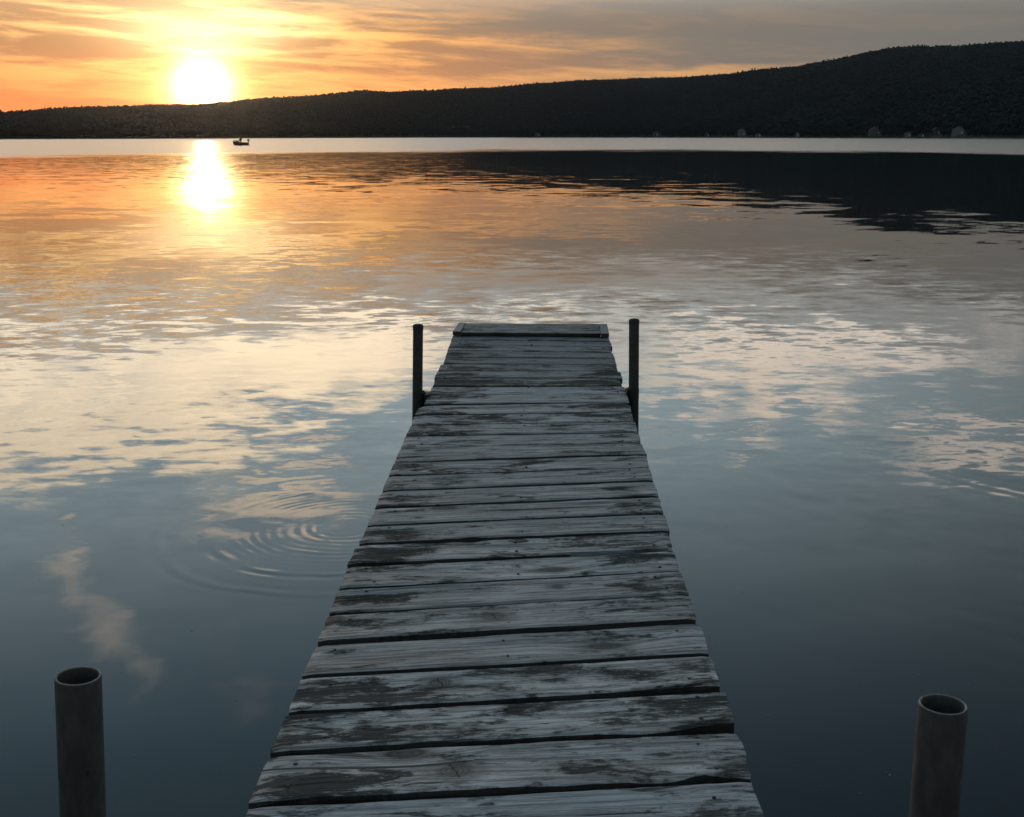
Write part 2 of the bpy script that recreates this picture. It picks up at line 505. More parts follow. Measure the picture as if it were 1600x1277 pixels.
# ------------------------------------------------------------------ forest on the hills (one mass, far off)
rnd = random.Random(7)
tree_src = []
m_leaf, q, b = new_mat('forest_leaves')
oi = m_leaf.node_tree.nodes.new('ShaderNodeObjectInfo')
tcn = m_leaf.node_tree.nodes.new('ShaderNodeTexCoord')
rv = S(q, oi.outputs['Random'])
nn = q.noise(S(q, tcn.outputs['Object']), 0.9, 3, 0.6)
c = q.mix(rv, (0.018, 0.026, 0.024), (0.026, 0.034, 0.031))
c = q.scale(c, q.smooth(nn, 0.3, 0.7, 0.65, 1.35))
q.put(b.inputs['Base Color'], c)
b.inputs['Roughness'].default_value = 0.8
b.inputs['Specular IOR Level'].default_value = 0.2
def crown_mesh(seed, conifer=False):
    """a crown of many leaf clumps round a short trunk"""
    r = random.Random(seed)
    bm = bmesh.new()
    for k in range(26):
        if conifer:
            zz = r.uniform(1.5, 12.5); rad = (13.2 - zz) / 12 * 2.4 * math.sqrt(r.random())
        else:
            zz = r.uniform(3.0, 9.6); rad = 4.0 * math.sqrt(max(0, 1 - ((zz - 5.6) / 4.4) ** 2)) * r.random() ** .4
        a = r.uniform(0, 2 * PI)
        sc = r.uniform(.8, 1.5) * (0.7 if conifer else 1.0)
        M = Matrix.Translation((rad * math.cos(a), rad * math.sin(a), zz)) @ Matrix.Rotation(r.uniform(0, 6), 4, Vector((r.random(), r.random(), r.random())).normalized()) @ Matrix.Diagonal((sc * 1.2, sc, sc * .8, 1))
        v = bmesh.ops.create_icosphere(bm, subdivisions=1, radius=1.0, matrix=M)['verts']
        for q_ in v: q_.co += Vector((r.uniform(-.2, .2), r.uniform(-.2, .2), r.uniform(-.2, .2)))
    add_lathe(bm, [(.35, -1.0), (.22, 6.0)], 5)
    me = bpy.data.meshes.new('tree_crown'); bm.to_mesh(me); bm.free()
    me.materials.append(m_leaf)
    return me
src_col = bpy.data.collections.new('tree_kinds')       # source shapes for the wood, not linked to the scene
for i in range(5):
    o = bpy.data.objects.new('tree', crown_mesh(i, i == 4)); src_col.objects.link(o)
pts, rots, scls = [], [], []
n_az = 0
azd = AZ0 + 1
while azd < AZ1 - 1:
    sh = cols[int((azd - AZ0) / (AZ1 - AZ0) * NA)][0][0]
    s = 0.004
    while s < 1.16:
        ja = azd + rnd.uniform(-.5, .5) * 0.18
        js = s + rnd.uniform(-.5, .5) * 0.006
        js = max(0.004, js)
        p = hill_at(ja, js)
        ok = True
        for (ha, hr, hw) in house_xy:
            lat = (ja - ha) * PI / 180 * hr
            if abs(lat) < hw * .5 + 0.8 and p.length < hr + 6: ok = False
        if ok and mnoise.noise((p.x / 130, p.y / 130, 0)) > -0.62 - (0.25 if js > .9 else 0):
            pts.append(p)
            big = 1 + .35 * mnoise.noise((p.x / 90, p.y / 90, 9.0))
            scls.append(rnd.uniform(.50, .90) * big * (0.75 if js < .02 else 1))
            rots.append(rnd.uniform(0, 6.28))
        s += 0.0062 if s > 0.05 else 0.005
    azd += 0.165
me = bpy.data.meshes.new('forest')
me.from_pydata([tuple(p) for p in pts], [], [])
at = me.attributes.new('tree_scale', 'FLOAT', 'POINT'); at.data.foreach_set('value', scls)
at = me.attributes.new('tree_turn', 'FLOAT', 'POINT'); at.data.foreach_set('value', rots)
forest = bpy.data.objects.new('forest', me)
COL.objects.link(forest)
tag(forest, 'dark dense woodland covering the ridge across the lake', kind='stuff')
ng = bpy.data.node_groups.new('plant_forest', 'GeometryNodeTree')
ng.interface.new_socket('Geometry', in_out='INPUT', socket_type='NodeSocketGeometry')
ng.interface.new_socket('Geometry', in_out='OUTPUT', socket_type='NodeSocketGeometry')
gi, go = ng.nodes.new('NodeGroupInput'), ng.nodes.new('NodeGroupOutput')
ci = ng.nodes.new('GeometryNodeCollectionInfo')
ci.inputs['Collection'].default_value = src_col
ci.inputs['Separate Children'].default_value = True
ci.inputs['Reset Children'].default_value = True
iop = ng.nodes.new('GeometryNodeInstanceOnPoints')
iop.inputs['Pick Instance'].default_value = True
na = ng.nodes.new('GeometryNodeInputNamedAttribute'); na.data_type = 'FLOAT'; na.inputs[0].default_value = 'tree_scale'
nb = ng.nodes.new('GeometryNodeInputNamedAttribute'); nb.data_type = 'FLOAT'; nb.inputs[0].default_value = 'tree_turn'
cx = ng.nodes.new('ShaderNodeCombineXYZ')
ng.links.new(gi.outputs[0], iop.inputs['Points'])
ng.links.new(ci.outputs[0], iop.inputs['Instance'])
ng.links.new(na.outputs[0], iop.inputs['Scale'])
ng.links.new(nb.outputs[0], cx.inputs[2])
e2r = ng.nodes.new('FunctionNodeEulerToRotation')
ng.links.new(cx.outputs[0], e2r.inputs[0])
ng.links.new(e2r.outputs[0], iop.inputs['Rotation'])
ng.links.new(iop.outputs[0], go.inputs[0])
md = forest.modifiers.new('plant', 'NODES'); md.node_group = ng
print('trees', len(pts))

# ------------------------------------------------------------------ weathered wood
def wood_mat(name, light, mid, dark, moss_amt, tint_var=0.20, side_shade=0.92):
    m, q, b = new_mat(name)
    t = m.node_tree.nodes.new('ShaderNodeTexCoord')
    oi = m.node_tree.nodes.new('ShaderNodeObjectInfo')
    r = S(q, oi.outputs['Random'])
    px, py, pz = q.sep(S(q, t.outputs['Object']))
    off = r * 57.0
    # grain bends round knots
    kv = m.node_tree.nodes.new('ShaderNodeTexVoronoi')
    kv.feature = 'F1'; kv.voronoi_dimensions = '2D'
    q.put(kv.inputs['Vector'], q.xyz(px * 2.1 + off, py * 5.0 + off * 3.0, 0.0))
    kv.inputs['Scale'].default_value = 1.0
    kd = S(q, kv.outputs['Distance'])
    kr, kg, kb = q.sep(S(q, kv.outputs['Color']))
    is_k = q.smooth(kr, 0.66, 0.70)
    knot = q.smooth(kd, 0.165, 0.09) * is_k
    warp = q.gauss(kd, 0.30) * is_k
    wv = q.noise(q.xyz(px * 1.6 + off, py * 3.0, off), 1.0, 3, 0.5) - 0.5
    gy = py + pz + warp * 0.045 + wv * 0.018
    gr = q.noise(q.xyz(px * 2.4 + off, gy * 85.0, off), 1.0, 6, 0.68)
    fine = q.noise(q.xyz(px * 7.0 + off, gy * 210.0, off), 1.0, 4, 0.65)
    streak = q.noise(q.xyz(px * 1.1 + off, gy * 22.0, off + 3.0), 1.0, 5, 0.62)
    wear = q.noise(q.xyz(px * 5.0 + off, (py + pz) * 24.0, off + 8.0), 1.0, 8, 0.72, 0.6)
    ends = q.smooth(px.abs(), 0.24, 0.60)
    mossn = q.noise(q.xyz(px * 3.0 + off, py * 9.0, off + 15.0), 1.0, 7, 0.68, 0.7)
    speck = q.noise(q.xyz(px * 24.0 + off, py * 60.0, off + 6.0), 1.0, 4, 0.7)
    dash = q.noise(q.xyz(px * 11.0 + off, py * 62.0, off + 30.0), 1.0, 2, 0.5)
    tint = q.noise(q.xyz(px * 1.4 + off, py * 3.0, off + 44.0), 1.0, 2, 0.5)
    pale = q.smooth(wear * 0.40 + streak * 0.25 + gr * 0.35, 0.40, 0.60)
    col = q.mix(pale, mid, light)
    col = q.scale(col, 1.0 - tint_var + r * (2 * tint_var))
    col = q.mix(q.smooth(gr * 0.6 + fine * 0.4, 0.54, 0.40) * 0.72, col, tuple(v * .42 for v in mid))
    col = q.mix(q.smooth(tint, 0.50, 0.68) * 0.20, col, (0.16, 0.135, 0.125))        # brownish, less bleached
    col = q.mix(q.smooth(tint, 0.47, 0.33) * 0.22, col, (0.15, 0.19, 0.18))         # greenish film
    stain = None
    for key in ('stain_a', 'stain_b'):
        an = m.node_tree.nodes.new('ShaderNodeAttribute'); an.attribute_type = 'OBJECT'; an.attribute_name = key
        ax, ay, ar = q.sep(S(q, an.outputs['Vector']))
        ex, ey = (px - ax) / (ar + 0.001), (py - ay) / (ar * 0.36 + 0.001)
        sg = ((ex * ex + ey * ey) * -1.0).exp() * q.smooth(ar, 0.005, 0.02)
        stain = sg if stain is None else stain + sg
    an = m.node_tree.nodes.new('ShaderNodeAttribute'); an.attribute_type = 'OBJECT'; an.attribute_name = 'knot'
    ax, ay, ar = q.sep(S(q, an.outputs['Vector']))
    ex, ey = (px - ax) / (ar + 0.001), (py - ay) / (ar * 0.72 + 0.001)
    k2 = q.math('SQRT', ex * ex + ey * ey)
    has = q.smooth(ar, 0.005, 0.02)
    moss = q.smooth(stain * 0.135 + (wear - 0.5) * 0.35 + mossn + ends * 0.075 + (speck - 0.5) * 0.34 + (gr - 0.5) * 0.34 + (wear - 0.5) * 0.25 + (r - 0.5) * 0.11, 0.57 - moss_amt, 0.715 - moss_amt)
    dcol = q.mix(q.smooth(gr * 0.6 + fine * 0.4, 0.40, 0.62), tuple(v * 0.5 for v in dark), tuple(v * 1.7 for v in dark))
    dcol = q.mix(q.smooth(tint, 0.42, 0.60) * 0.4, dcol, (0.050, 0.040, 0.032))
    col = q.mix(moss * 0.92, col, dcol)
    lich = q.smooth(speck + (wear - .5) * .5, 0.66, 0.74) * 0.5
    col = q.mix(lich, col, tuple(min(.82, v * 1.2) for v in light))
    crack = q.smooth(q.noise(q.xyz(px * 1.5 + off, gy * 48.0, off + 21.0), 1.0, 2, 0.4), 0.70, 0.73)
    marks = q.smooth(dash, 0.70, 0.735)
    dk = crack.max(marks)
    col = q.mix(dk * 0.85, col, (0.014, 0.013, 0.013))
    rings = q.math('SINE', kd * 120.0) * 0.5 + 0.5
    kcol = q.mix(rings, (0.030, 0.025, 0.022), (0.11, 0.095, 0.085))
    col = q.mix(knot * 0.9, col, kcol)
    col = q.mix(q.smooth(kd, 0.26, 0.16) * is_k * 0.4, col, (0.08, 0.07, 0.062))
    # shade in the gaps painted onto the side faces as dark brown
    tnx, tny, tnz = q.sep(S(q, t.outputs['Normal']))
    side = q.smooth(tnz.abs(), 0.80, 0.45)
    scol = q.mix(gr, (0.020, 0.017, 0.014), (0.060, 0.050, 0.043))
    col = q.mix(side * side_shade, col, scol)
    kk = q.smooth(k2 + (gr - .5) * .5, 1.1, 0.75) * has
    kc2 = q.mix(q.math('SINE', (k2 + (gr - .5) * .2) * 26.0) * 0.5 + 0.5, (0.075, 0.064, 0.057), (0.17, 0.15, 0.14))
    col = q.mix(kk * 0.85, col, kc2)
    halo = q.smooth(k2, 2.1, 1.1) * has * (1.0 - kk)
    col = q.mix(halo * 0.40, col, (0.075, 0.065, 0.058))
    slit = q.smooth((ex + (wear - .5) * 0.9 + ey * 0.15).abs(), 0.07, 0.02) * q.smooth(k2, 1.0, 0.8) * has
    col = q.mix(slit * 0.9, col, (0.010, 0.009, 0.009))
    q.put(b.inputs['Base Color'], col)
    q.put(b.inputs['Roughness'], 0.70 + moss * 0.15)
    q.put(b.inputs['Specular IOR Level'], 0.20 - moss * 0.14 - side * 0.05)
    bp = m.node_tree.nodes.new('ShaderNodeBump')
    bp.inputs['Strength'].default_value = 0.8
    bp.inputs['Distance'].default_value = 0.004
    q.put(bp.inputs['Height'], gr * 0.7 + fine * 0.3 + wear * 0.4 - dk * 0.9 - knot * 0.3 + moss * 0.25)
    m.node_tree.links.new(bp.outputs[0], b.inputs['Normal'])
    return m
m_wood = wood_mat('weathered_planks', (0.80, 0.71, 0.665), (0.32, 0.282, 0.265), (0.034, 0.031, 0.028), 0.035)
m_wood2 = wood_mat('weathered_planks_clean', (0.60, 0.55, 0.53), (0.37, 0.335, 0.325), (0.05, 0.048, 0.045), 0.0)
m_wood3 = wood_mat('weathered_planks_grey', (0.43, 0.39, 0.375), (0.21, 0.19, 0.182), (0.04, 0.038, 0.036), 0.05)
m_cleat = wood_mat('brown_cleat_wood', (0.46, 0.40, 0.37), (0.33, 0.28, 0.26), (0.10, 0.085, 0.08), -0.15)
m_beam = flat_mat('wet_beam_wood', (0.05, 0.045, 0.04), .8, 0, .4, 8)

# ------------------------------------------------------------------ the dock
DZ, DSL = CAM_Z - 1.56, 0.007                 # deck height at the camera, slope along the dock
def on_deck(p, lift=0.0):
    d = ray(p[0], p[1])
    t = (DZ + lift - CAM_Z) / (d.z - DSL * d.y)
    return Vector((0, 0, CAM_Z)) + d * t
# plank corners measured on the deck: far-left, near-left, far-right, near-right
PK = [((389.5,1260.3),(352,1348),(1173.5,1219.7),(1210,1314)),
((419.2,1181.1),(390.4,1249.7),(1152.2,1144.5),(1173.5,1210.8)),
((448,1116.1),(422.9,1171.8),(1132.7,1080),(1146.6,1124.4)),
((471.2,1059.5),(450.7,1108.7),(1110.8,1023.5),(1125.3,1068.8)),
((492.5,1008.7),(474.2,1052.6),(1092.7,974.2),(1108.3,1017)),
((513.9,961),(497.4,998.8),(1077,929),(1087.7,964.3)),
((529,921.5),(514.7,956),(1063.7,891.9),(1075.4,926.3)),
((544.3,885.4),(531.2,918.3),(1053.2,861.8),(1060.6,890.1)),
((558.3,853),(545.1,879.6),(1044,831.5),(1051.4,859.0)),
((573.8,823.1),(561.1,847.7),(1038.4,803.3),(1046.2,828)),
((586.5,794.9),(574.5,819.6),(1030,777),(1037,800.5)),
((596.4,768.5),(586.5,792),(1021.5,752.6),(1029.2,773.7)),
((606.4,744.1),(597.1,766),(1014.7,731),(1020.8,749.1)),
((615.8,723),(607.5,742),(1009.1,711.3),(1013.7,729.3)),
((624.9,701.8),(617.0,721.2),(1002.5,692.5),(1008.8,709.3)),
((633,682.2),(626.5,700.3),(997.9,676.5),(1001.9,690.6)),
((641.5,664.6),(634,680.6),(992.4,660),(996.3,674.9)),
((648,649.5),(642.3,663.2),(986.9,643.6),(990.8,658.3)),
((653.5,634.5),(648.5,648),(982.6,629.4),(986.1,642))]
dock = empty('dock', (0.0, 5.0, DZ))
tag(dock, 'weathered grey plank dock reaching out into the lake', 'dock')
quads = []
for a, b_, c_, d_ in PK:
    quads.append([on_deck(p) for p in (a, b_, c_, d_)])
# far section: ten even boards
F0L, F0R, FSL, FSR = 6.835, 6.885, 0.2445, 0.2275
def edge_x(Y, side):                          # straight dock sides
    return (-0.5945 + 0.0205 * (Y - 2.6)) if side < 0 else (0.597 + 0.0225 * (Y - 2.6))
rr_ = random.Random(3)
for i in range(10):
    yl, yr = F0L + FSL * i, F0R + FSR * i
    g_ = 0.026
    jl, jr = rr_.uniform(-.010, .010), rr_.uniform(-.012, .012)
    q4 = []
    for yy, sd, j in ((yl + FSL - g_, -1, jl), (yl, -1, jl), (yr + FSR - g_, 1, jr), (yr, 1, jr)):
        xx = edge_x(yy, sd) + j - (0.012 if sd > 0 else -0.006)
        q4.append(Vector((xx, yy, DZ + DSL * yy)))
    quads.append(q4)
# three boards in front of the picture's lower edge
for i in range(3):
    q0 = quads[0]
    n = [v.copy() for v in q0]
    for v in n:
        v.y -= 0.222 * (i + 1); v.z -= DSL * 0.222 * (i + 1)
    quads.insert(0, n) if False else quads.append(n)
def plank_bm(q4, seed, near_dev=None, far_dev=None, corner=0.0, thick=0.038, rough=1.0, nx=44):
    """board with top cup, ragged edges; returns bmesh in its own frame + frame matrix"""
    fl, nl, fr, nr = q4
    cen = (fl + nl + fr + nr) / 4
    X = ((fr + nr) / 2 - (fl + nl) / 2).normalized()
    Z = X.cross(((fl + fr) / 2 - (nl + nr) / 2)).normalized()
    Y = Z.cross(X)
    M = Matrix((( X.x, Y.x, Z.x, cen.x), (X.y, Y.y, Z.y, cen.y), (X.z, Y.z, Z.z, cen.z), (0, 0, 0, 1)))
    Mi = M.inverted()
    fl, nl, fr, nr = [Mi @ v for v in (fl, nl, fr, nr)]
    bm = bmesh.new()
    vv = (0, 0.05, 0.25, 0.5, 0.75, 0.95, 1.0)   # near to far
    zz = (-0.006, 0.0, .0005, -.0005, .0005, 0.0, -0.006)
    r = random.Random(seed)
    sag = r.uniform(-.003, .003); tw = r.uniform(-.003, .003)
    top, bot = [], []
    for i in range(nx + 1):
        u = i / nx
        n_, f_ = nl.lerp(nr, u), fl.lerp(fr, u)
        du = u * (fr - fl).length
        nd = mnoise.noise((du * 6, seed * 3.1, 0)) * .0035 + mnoise.noise((du * 26, seed * 3.1, 4)) * .0022
        fd = mnoise.noise((du * 6, seed * 3.1, 9)) * .0035 + mnoise.noise((du * 26, seed * 3.1, 7)) * .0022
        n_ = n_ + Vector((0, nd * rough, 0)); f_ = f_ + Vector((0, fd * rough, 0))
        if near_dev: n_ = n_ + Vector((0, near_dev(u), 0))
        if far_dev: f_ = f_ + Vector((0, far_dev(u), 0))
        if corner:
            e = max(0, 1 - u * 1.2 / corner) if u < .5 else max(0, 1 - (1 - u) * 1.2 / (corner * .5))
            f_ = f_ - Vector((0, corner * .55 * (1 - math.sqrt(max(0, 1 - e * e))), 0))
        rowt = []
        for v, dzv in zip(vv, zz):
            p = n_.lerp(f_, v)
            if i in (0, nx):                    # ragged saw-cut ends
                sgn = -1 if i == 0 else 1
                p.x += (mnoise.noise((v * 5.0, seed * 7.7, sgn)) * .006 + mnoise.noise((v * 19.0, seed * 7.7, sgn)) * .003) * rough
            cup = (abs(v - .5) * 2) ** 2 * .0025
            end_dz = -0.004 if i in (0, nx) else 0
            p.z = dzv + cup + sag * (1 - (2 * u - 1) ** 2) + tw * (u - .5) * (v - .5) * 2 + end_dz + mnoise.noise((du * 4, v * 2, seed)) * .0018
            rowt.append(bm.verts.new(p))
        top.append(rowt)
        bot.append([bm.verts.new((rowt[0].co.x, rowt[0].co.y, -thick)), bm.verts.new((rowt[-1].co.x, rowt[-1].co.y, -thick))])
    m_ = len(vv) - 1
    for i in range(nx):
        for k in range(m_):
            bm.faces.new((top[i][k], top[i + 1][k], top[i + 1][k + 1], top[i][k + 1]))
        bm.faces.new((bot[i][0], bot[i + 1][0], top[i + 1][0], top[i][0]))
        bm.faces.new((top[i][m_], top[i + 1][m_], bot[i + 1][1], bot[i][1]))
        bm.faces.new((bot[i][1], bot[i + 1][1], bot[i + 1][0], bot[i][0]))
    bm.faces.new([bot[0][0]] + top[0] + [bot[0][1]])
    bm.faces.new([bot[nx][1]] + top[nx][::-1] + [bot[nx][0]])
    bmesh.ops.recalc_face_normals(bm, faces=bm.faces[:])
    return bm, M
DINV = Matrix.Translation(dock.location).inverted()
def bump(u, c, w): return math.exp(-((u - c) / w) ** 2)
# where damp has darkened single boards, and their knots (x, y, size in metres)
STAIN = {0: (None, (.45, -.05, .06), (.03, -.01, .028)),
         1: ((-.46, -.05, .22), (.33, -.02, .17), (-.13, -.02, .034)),
         2: ((-.40, -.04, .15), (.40, .02, .24), None),
         3: ((-.42, -.045, .18), (.27, .04, .10), (-.20, .02, .026)),
         4: ((-.48, .04, .08), (.30, .03, .12), None),
         5: ((-.46, .02, .16), (.34, .05, .22), (-.06, .0, .030)),
         6: ((-.48, .0, .15), (.22, -.01, .07), (.16, .02, .016)),
         7: ((-.40, -.05, .07), (.52, .03, .09), (.45, .02, .020)),
         8: ((-.48, .0, .17), (.36, .06, .20), None),
         9: ((-.46, .02, .18), (-.20, .03, .10), None),
         10: ((-.50, .05, .07), (.48, .03, .13), None),
         11: ((-.42, .0, .17), (.42, .02, .08), None),
         12: ((-.30, .03, .14), (.44, .04, .14), (-.26, .05, .018)),
         13: ((-.46, .0, .17), (.10, .03, .10), None),
         14: ((-.50, .04, .09), (.30, -.02, .20), None),
         15: ((-.30, .0, .16), (.45, .02, .12), None),
         16: ((-.35, .0, .26), (.20, .05, .10), None),
         17: ((-.32, .02, .24), (.35, .04, .15), None),
         18: ((-.30, .0, .22), (.40, .0, .18), None),
         21: ((-.42, .0, .26), (.40, .0, .16), None),
         22: ((-.40, .0, .12), (.48, .0, .14), None),
         24: ((-.42, .0, .20), None, None), 26: ((-.42, .02, .22), None, None)}
frames = []
for i, q4 in enumerate(quads):
    kw = {}
    q4 = [v.copy() for v in q4]
    if i < 18:
        for k_ in (1, 3): q4[k_].y += -0.005 if i < 7 else 0.002 + 0.0007 * (i - 7)
    if i == 2:   # near edge lifts away into a wedge at the right
        kw['near_dev'] = lambda u: -0.034 * bump(u, .80, .12) - 0.010 * bump(u, .55, .2)
    if i == 1:   # broken out near edge at the right end
        kw['near_dev'] = lambda u: 0.022 * bump(u, .90, .035) - 0.012 * bump(u, .80, .06) + .006 * bump(u, .5, .1)
    if i == 9:   # rotted notch in the split board's neighbour
        kw['near_dev'] = lambda u: 0.016 * bump(u, .35, .03) + .012 * bump(u, .28, .02)
    if i == 8:
        kw['near_dev'] = lambda u: 0.012 * bump(u, .93, .05)
        kw['far_dev'] = lambda u: -0.020 * bump(u, .355, .035) - 0.010 * bump(u, .26, .04)
    if i == 18: kw['corner'] = 0.11
    far = 19 <= i < 29
    bm, M = plank_bm(q4, i + 1, rough=0.6 if far else 1.5 if i in (8, 1, 9) else 1.0, **kw)
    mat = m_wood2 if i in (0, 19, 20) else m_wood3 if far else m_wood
    o = obj('plank', bm, mat, dock, smooth=False)
    o.matrix_local = DINV @ M
    sa, sb, kn = STAIN.get(i, (None, None, None))
    rs_ = random.Random(i * 5 + 2)
    if i not in STAIN:
        sa = (rs_.choice((-1, 1)) * rs_.uniform(.2, .55), rs_.uniform(-.06, .06), rs_.uniform(.08, .2))
    o['stain_a'] = sa or (0.0, 0.0, 0.0)
    o['stain_b'] = sb or (0.0, 0.0, 0.0)
    o['knot'] = (kn[0], kn[1], kn[2] * 1.55) if kn else (0.0, 0.0, 0.0)
    frames.append(M)
    if i == 8:
        o['label'] = 'split plank with a pale loose strip along its near edge'
        L = 0.30
        bm2 = bmesh.new()
        add_box(bm2, (0.20, -0.104, -0.012), (0.575, -0.072, 0.0075))
        bmesh.ops.subdivide_edges(bm2, edges=[e for e in bm2.edges if abs(e.verts[0].co.x - e.verts[1].co.x) > .1], cuts=8)
        for v in bm2.verts:
            w = (v.co.x - .20) / .375
            v.co.y = -0.104 + (v.co.y + .104) * min(1, .15 + w * 1.1) + mnoise.noise((v.co.x * 9, 2, 0)) * .003
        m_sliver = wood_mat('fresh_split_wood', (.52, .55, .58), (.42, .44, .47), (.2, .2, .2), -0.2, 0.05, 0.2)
        s = obj('split_strip', bm2, m_sliver, o)
        s['label'] = 'pale freshly split strip'
    if i == 2: o['label'] = 'plank whose near edge lifts into a dark wedge gap at its right end'
    if i == 18: o['label'] = 'last plank of the near section with rounded corners'

# nail heads: two at each end and two over the middle beam, past counting size
bm = bmesh.new()
rn = random.Random(12)
for i, M in enumerate(frames):
    if i >= 29: continue
    w_ = (quads[i][0] - quads[i][1]).length
    for xx in (-.52, 0.0, .52):
        for yy in (-.28, .27):
            if rn.random() < .45: continue
            p = DINV @ M @ Vector((xx + rn.uniform(-.02, .02), yy * w_ + rn.uniform(-.012, .012), 0.0040))
            mm = Matrix.Translation(p)
            r_ = rn.uniform(.0045, .0062)
            add_lathe(bm, [(r_, -.008), (r_, -0.0005), (r_ * .75, 0.0008)], 8, mm, close=True)
nails = obj('nail_heads', bm, flat_mat('nail_steel', (.07, .055, .048), .6, .5, .5, 40), dock)
nails['kind'] = 'stuff'

# beams under the planks
def beam(name, p0, p1, w, h, parent=dock, mat=m_beam):
    d = (p1 - p0); L = d.length
    bm = bmesh.new(); add_box(bm, (-w / 2, 0, -h), (w / 2, L, 0)); bevel_all(bm, .004, 1)
    o = obj(name, bm, mat, parent)
    Y = d.normalized(); X = Y.cross(Vector((0, 0, 1))).normalized(); Z = X.cross(Y)
    o.matrix_local = DINV @ Matrix(((X.x, Y.x, Z.x, p0.x), (X.y, Y.y, Z.y, p0.y), (X.z, Y.z, Z.z, p0.z), (0, 0, 0, 1)))
    return o
for y0, y1 in ((1.75, 6.78), (6.87, 9.22)):
    for off in (-1, 0, 1):
        def bx(Y): return edge_x(Y, off) - off * 0.055 if off else (edge_x(Y, -1) + edge_x(Y, 1)) / 2
        beam('beam', Vector((bx(y0), y0, DZ + DSL * y0 - .045)), Vector((bx(y1), y1, DZ + DSL * y1 - .045)), .04, .17)
for yy in (2.0, 6.72, 6.93, 9.18):
    bm = bmesh.new(); add_box(bm, (edge_x(yy, -1) + .08, yy - .02, -.19), (edge_x(yy, 1) - .08, yy + .02, -.05))
    o = obj('cross_beam', bm, m_beam, dock); o.location = (-dock.location.x, -dock.location.y, DSL * yy)

# raised board and two cleats at the dock's end
def flat_block(name, c4, z0, z1, mat, bev=.005):
    bm = bmesh.new()
    cen = sum(c4, Vector()) / 4
    lo = [bm.verts.new((p.x - cen.x, p.y - cen.y, z0)) for p in c4]
    hi = [bm.verts.new((p.x - cen.x, p.y - cen.y, z1)) for p in c4]
    bm.faces.new(hi); bm.faces.new(lo[::-1])
    for i in range(4): bm.faces.new((lo[i], lo[(i + 1) % 4], hi[(i + 1) % 4], hi[i]))
    bmesh.ops.recalc_face_normals(bm, faces=bm.faces[:])
    bevel_all(bm, bev, 2)
    o = obj(name, bm, mat, dock)
    o.location = (cen.x - dock.location.x, cen.y - dock.location.y, DSL * cen.y)
    return o
H_END = .030
eb = [on_deck((720.5, 519.8), H_END), on_deck((938.5, 521.8), H_END), on_deck((937, 506.0), H_END), on_deck((726, 504.8), H_END)]
flat_block('end_board', eb, 0.006, H_END, m_wood3)
lc = [on_deck((707.2, 518.5), .034), on_deck((719.6, 518.8), .034), on_deck((727.2, 504.4), .034), on_deck((717.0, 504), .034)]
rc = [on_deck((938.9, 521.9), .034), on_deck((951.8, 522), .034), on_deck((948.6, 506.2), .034), on_deck((937.3, 506.0), .034)]
for c4 in (lc, rc):
    flat_block('cleat', c4, 0.006, .036, m_cleat)

# ------------------------------------------------------------------ pipe posts
def pipe_mat(name, base, rust, amt):
    m, q, b = new_mat(name)
    t = m.node_tree.nodes.new('ShaderNodeTexCoord')
    P = S(q, t.outputs['Object'])
    px, py, pz = q.sep(P)
    n1 = q.noise(q.xyz(px * 24.0, py * 24.0, pz * 14.0), 1.0, 6, 0.66)
    n2 = q.noise(q.xyz(px * 45.0, py * 45.0, pz * 16.0), 1.0, 5, 0.65)
    n3 = q.noise(P, 55.0, 3, 0.6)
    c = q.mix(q.smooth(n2, .35, .65), tuple(v * .8 for v in base), tuple(v * 1.2 for v in base))
    c = q.mix(q.smooth(n1, .60 - amt, .72 - amt), c, rust)
    c = q.mix(q.smooth(n3 + (n1 - .5) * .3, .70, .76) * .8, c, (.02, .018, .016))
    q.put(b.inputs['Base Color'], c)
    b.inputs['Metallic'].default_value = 0.35
    q.put(b.inputs['Roughness'], q.smooth(n1, .3, .7, .42, .75))
    bp = m.node_tree.nodes.new('ShaderNodeBump')
    bp.inputs['Strength'].default_value = .35; bp.inputs['Distance'].default_value = .002
    q.put(bp.inputs['Height'], n1 * .6 + n3 * .4)
    m.node_tree.links.new(bp.outputs[0], b.inputs['Normal'])
    return m
m_pipe = pipe_mat('galvanised_pipe', (.072, .065, .058), (.060, .036, .024), .02)
m_rim = pipe_mat('cut_pipe_rim', (.33, .31, .29), (.16, .12, .09), -.05)
m_post = pipe_mat('dark_pipe', (.055, .052, .050), (.045, .034, .028), .02)
m_sleeve = pipe_mat('black_bracket_steel', (.030, .030, .031), (.045, .032, .026), .0)
def open_pipe(ptop, r, wall, lean, label):
    t = empty('pipe_post', (ptop.x, ptop.y, ptop.z))
    tag(t, label, 'post', 'pipe posts that hold the dock')
    t.rotation_euler = lean
    L = ptop.z + 1.6
    bm = bmesh.new()
    add_lathe(bm, [(r, -L), (r, -.9), (r, -.45), (r, -.2), (r, -.004), (r - .0012, -.0012)], 40)
    add_lathe(bm, [(r - wall + .0012, -.0012), (r - wall, -.004), (r - wall, -.25), (r - wall, -.7)], 40)
    bmesh.ops.recalc_face_normals(bm, faces=bm.faces[:])
    o = obj('pipe', bm, m_pipe, t, smooth=True)
    bm = bmesh.new()
    add_lathe(bm, [(r - .0012, -.0012), (r - .003, 0.0), (r - wall + .003, 0.0), (r - wall + .0012, -.0012)], 40)
    bmesh.ops.recalc_face_normals(bm, faces=bm.faces[:])
    obj('rim', bm, m_rim, t, smooth=True)
    return t
def at_depth(px, py, depth):
    d = ray(px, py)
    return Vector((0, 0, CAM_Z)) + d * depth
pl_ = at_depth(122, 1055.5, 1.96)
pr_ = at_depth(1473.5, 1099.5, 1.85)
open_pipe(pl_, .0365, .0052, (0, R(2.6), 0), 'open topped steel pipe post beside the dock at bottom left of the water')
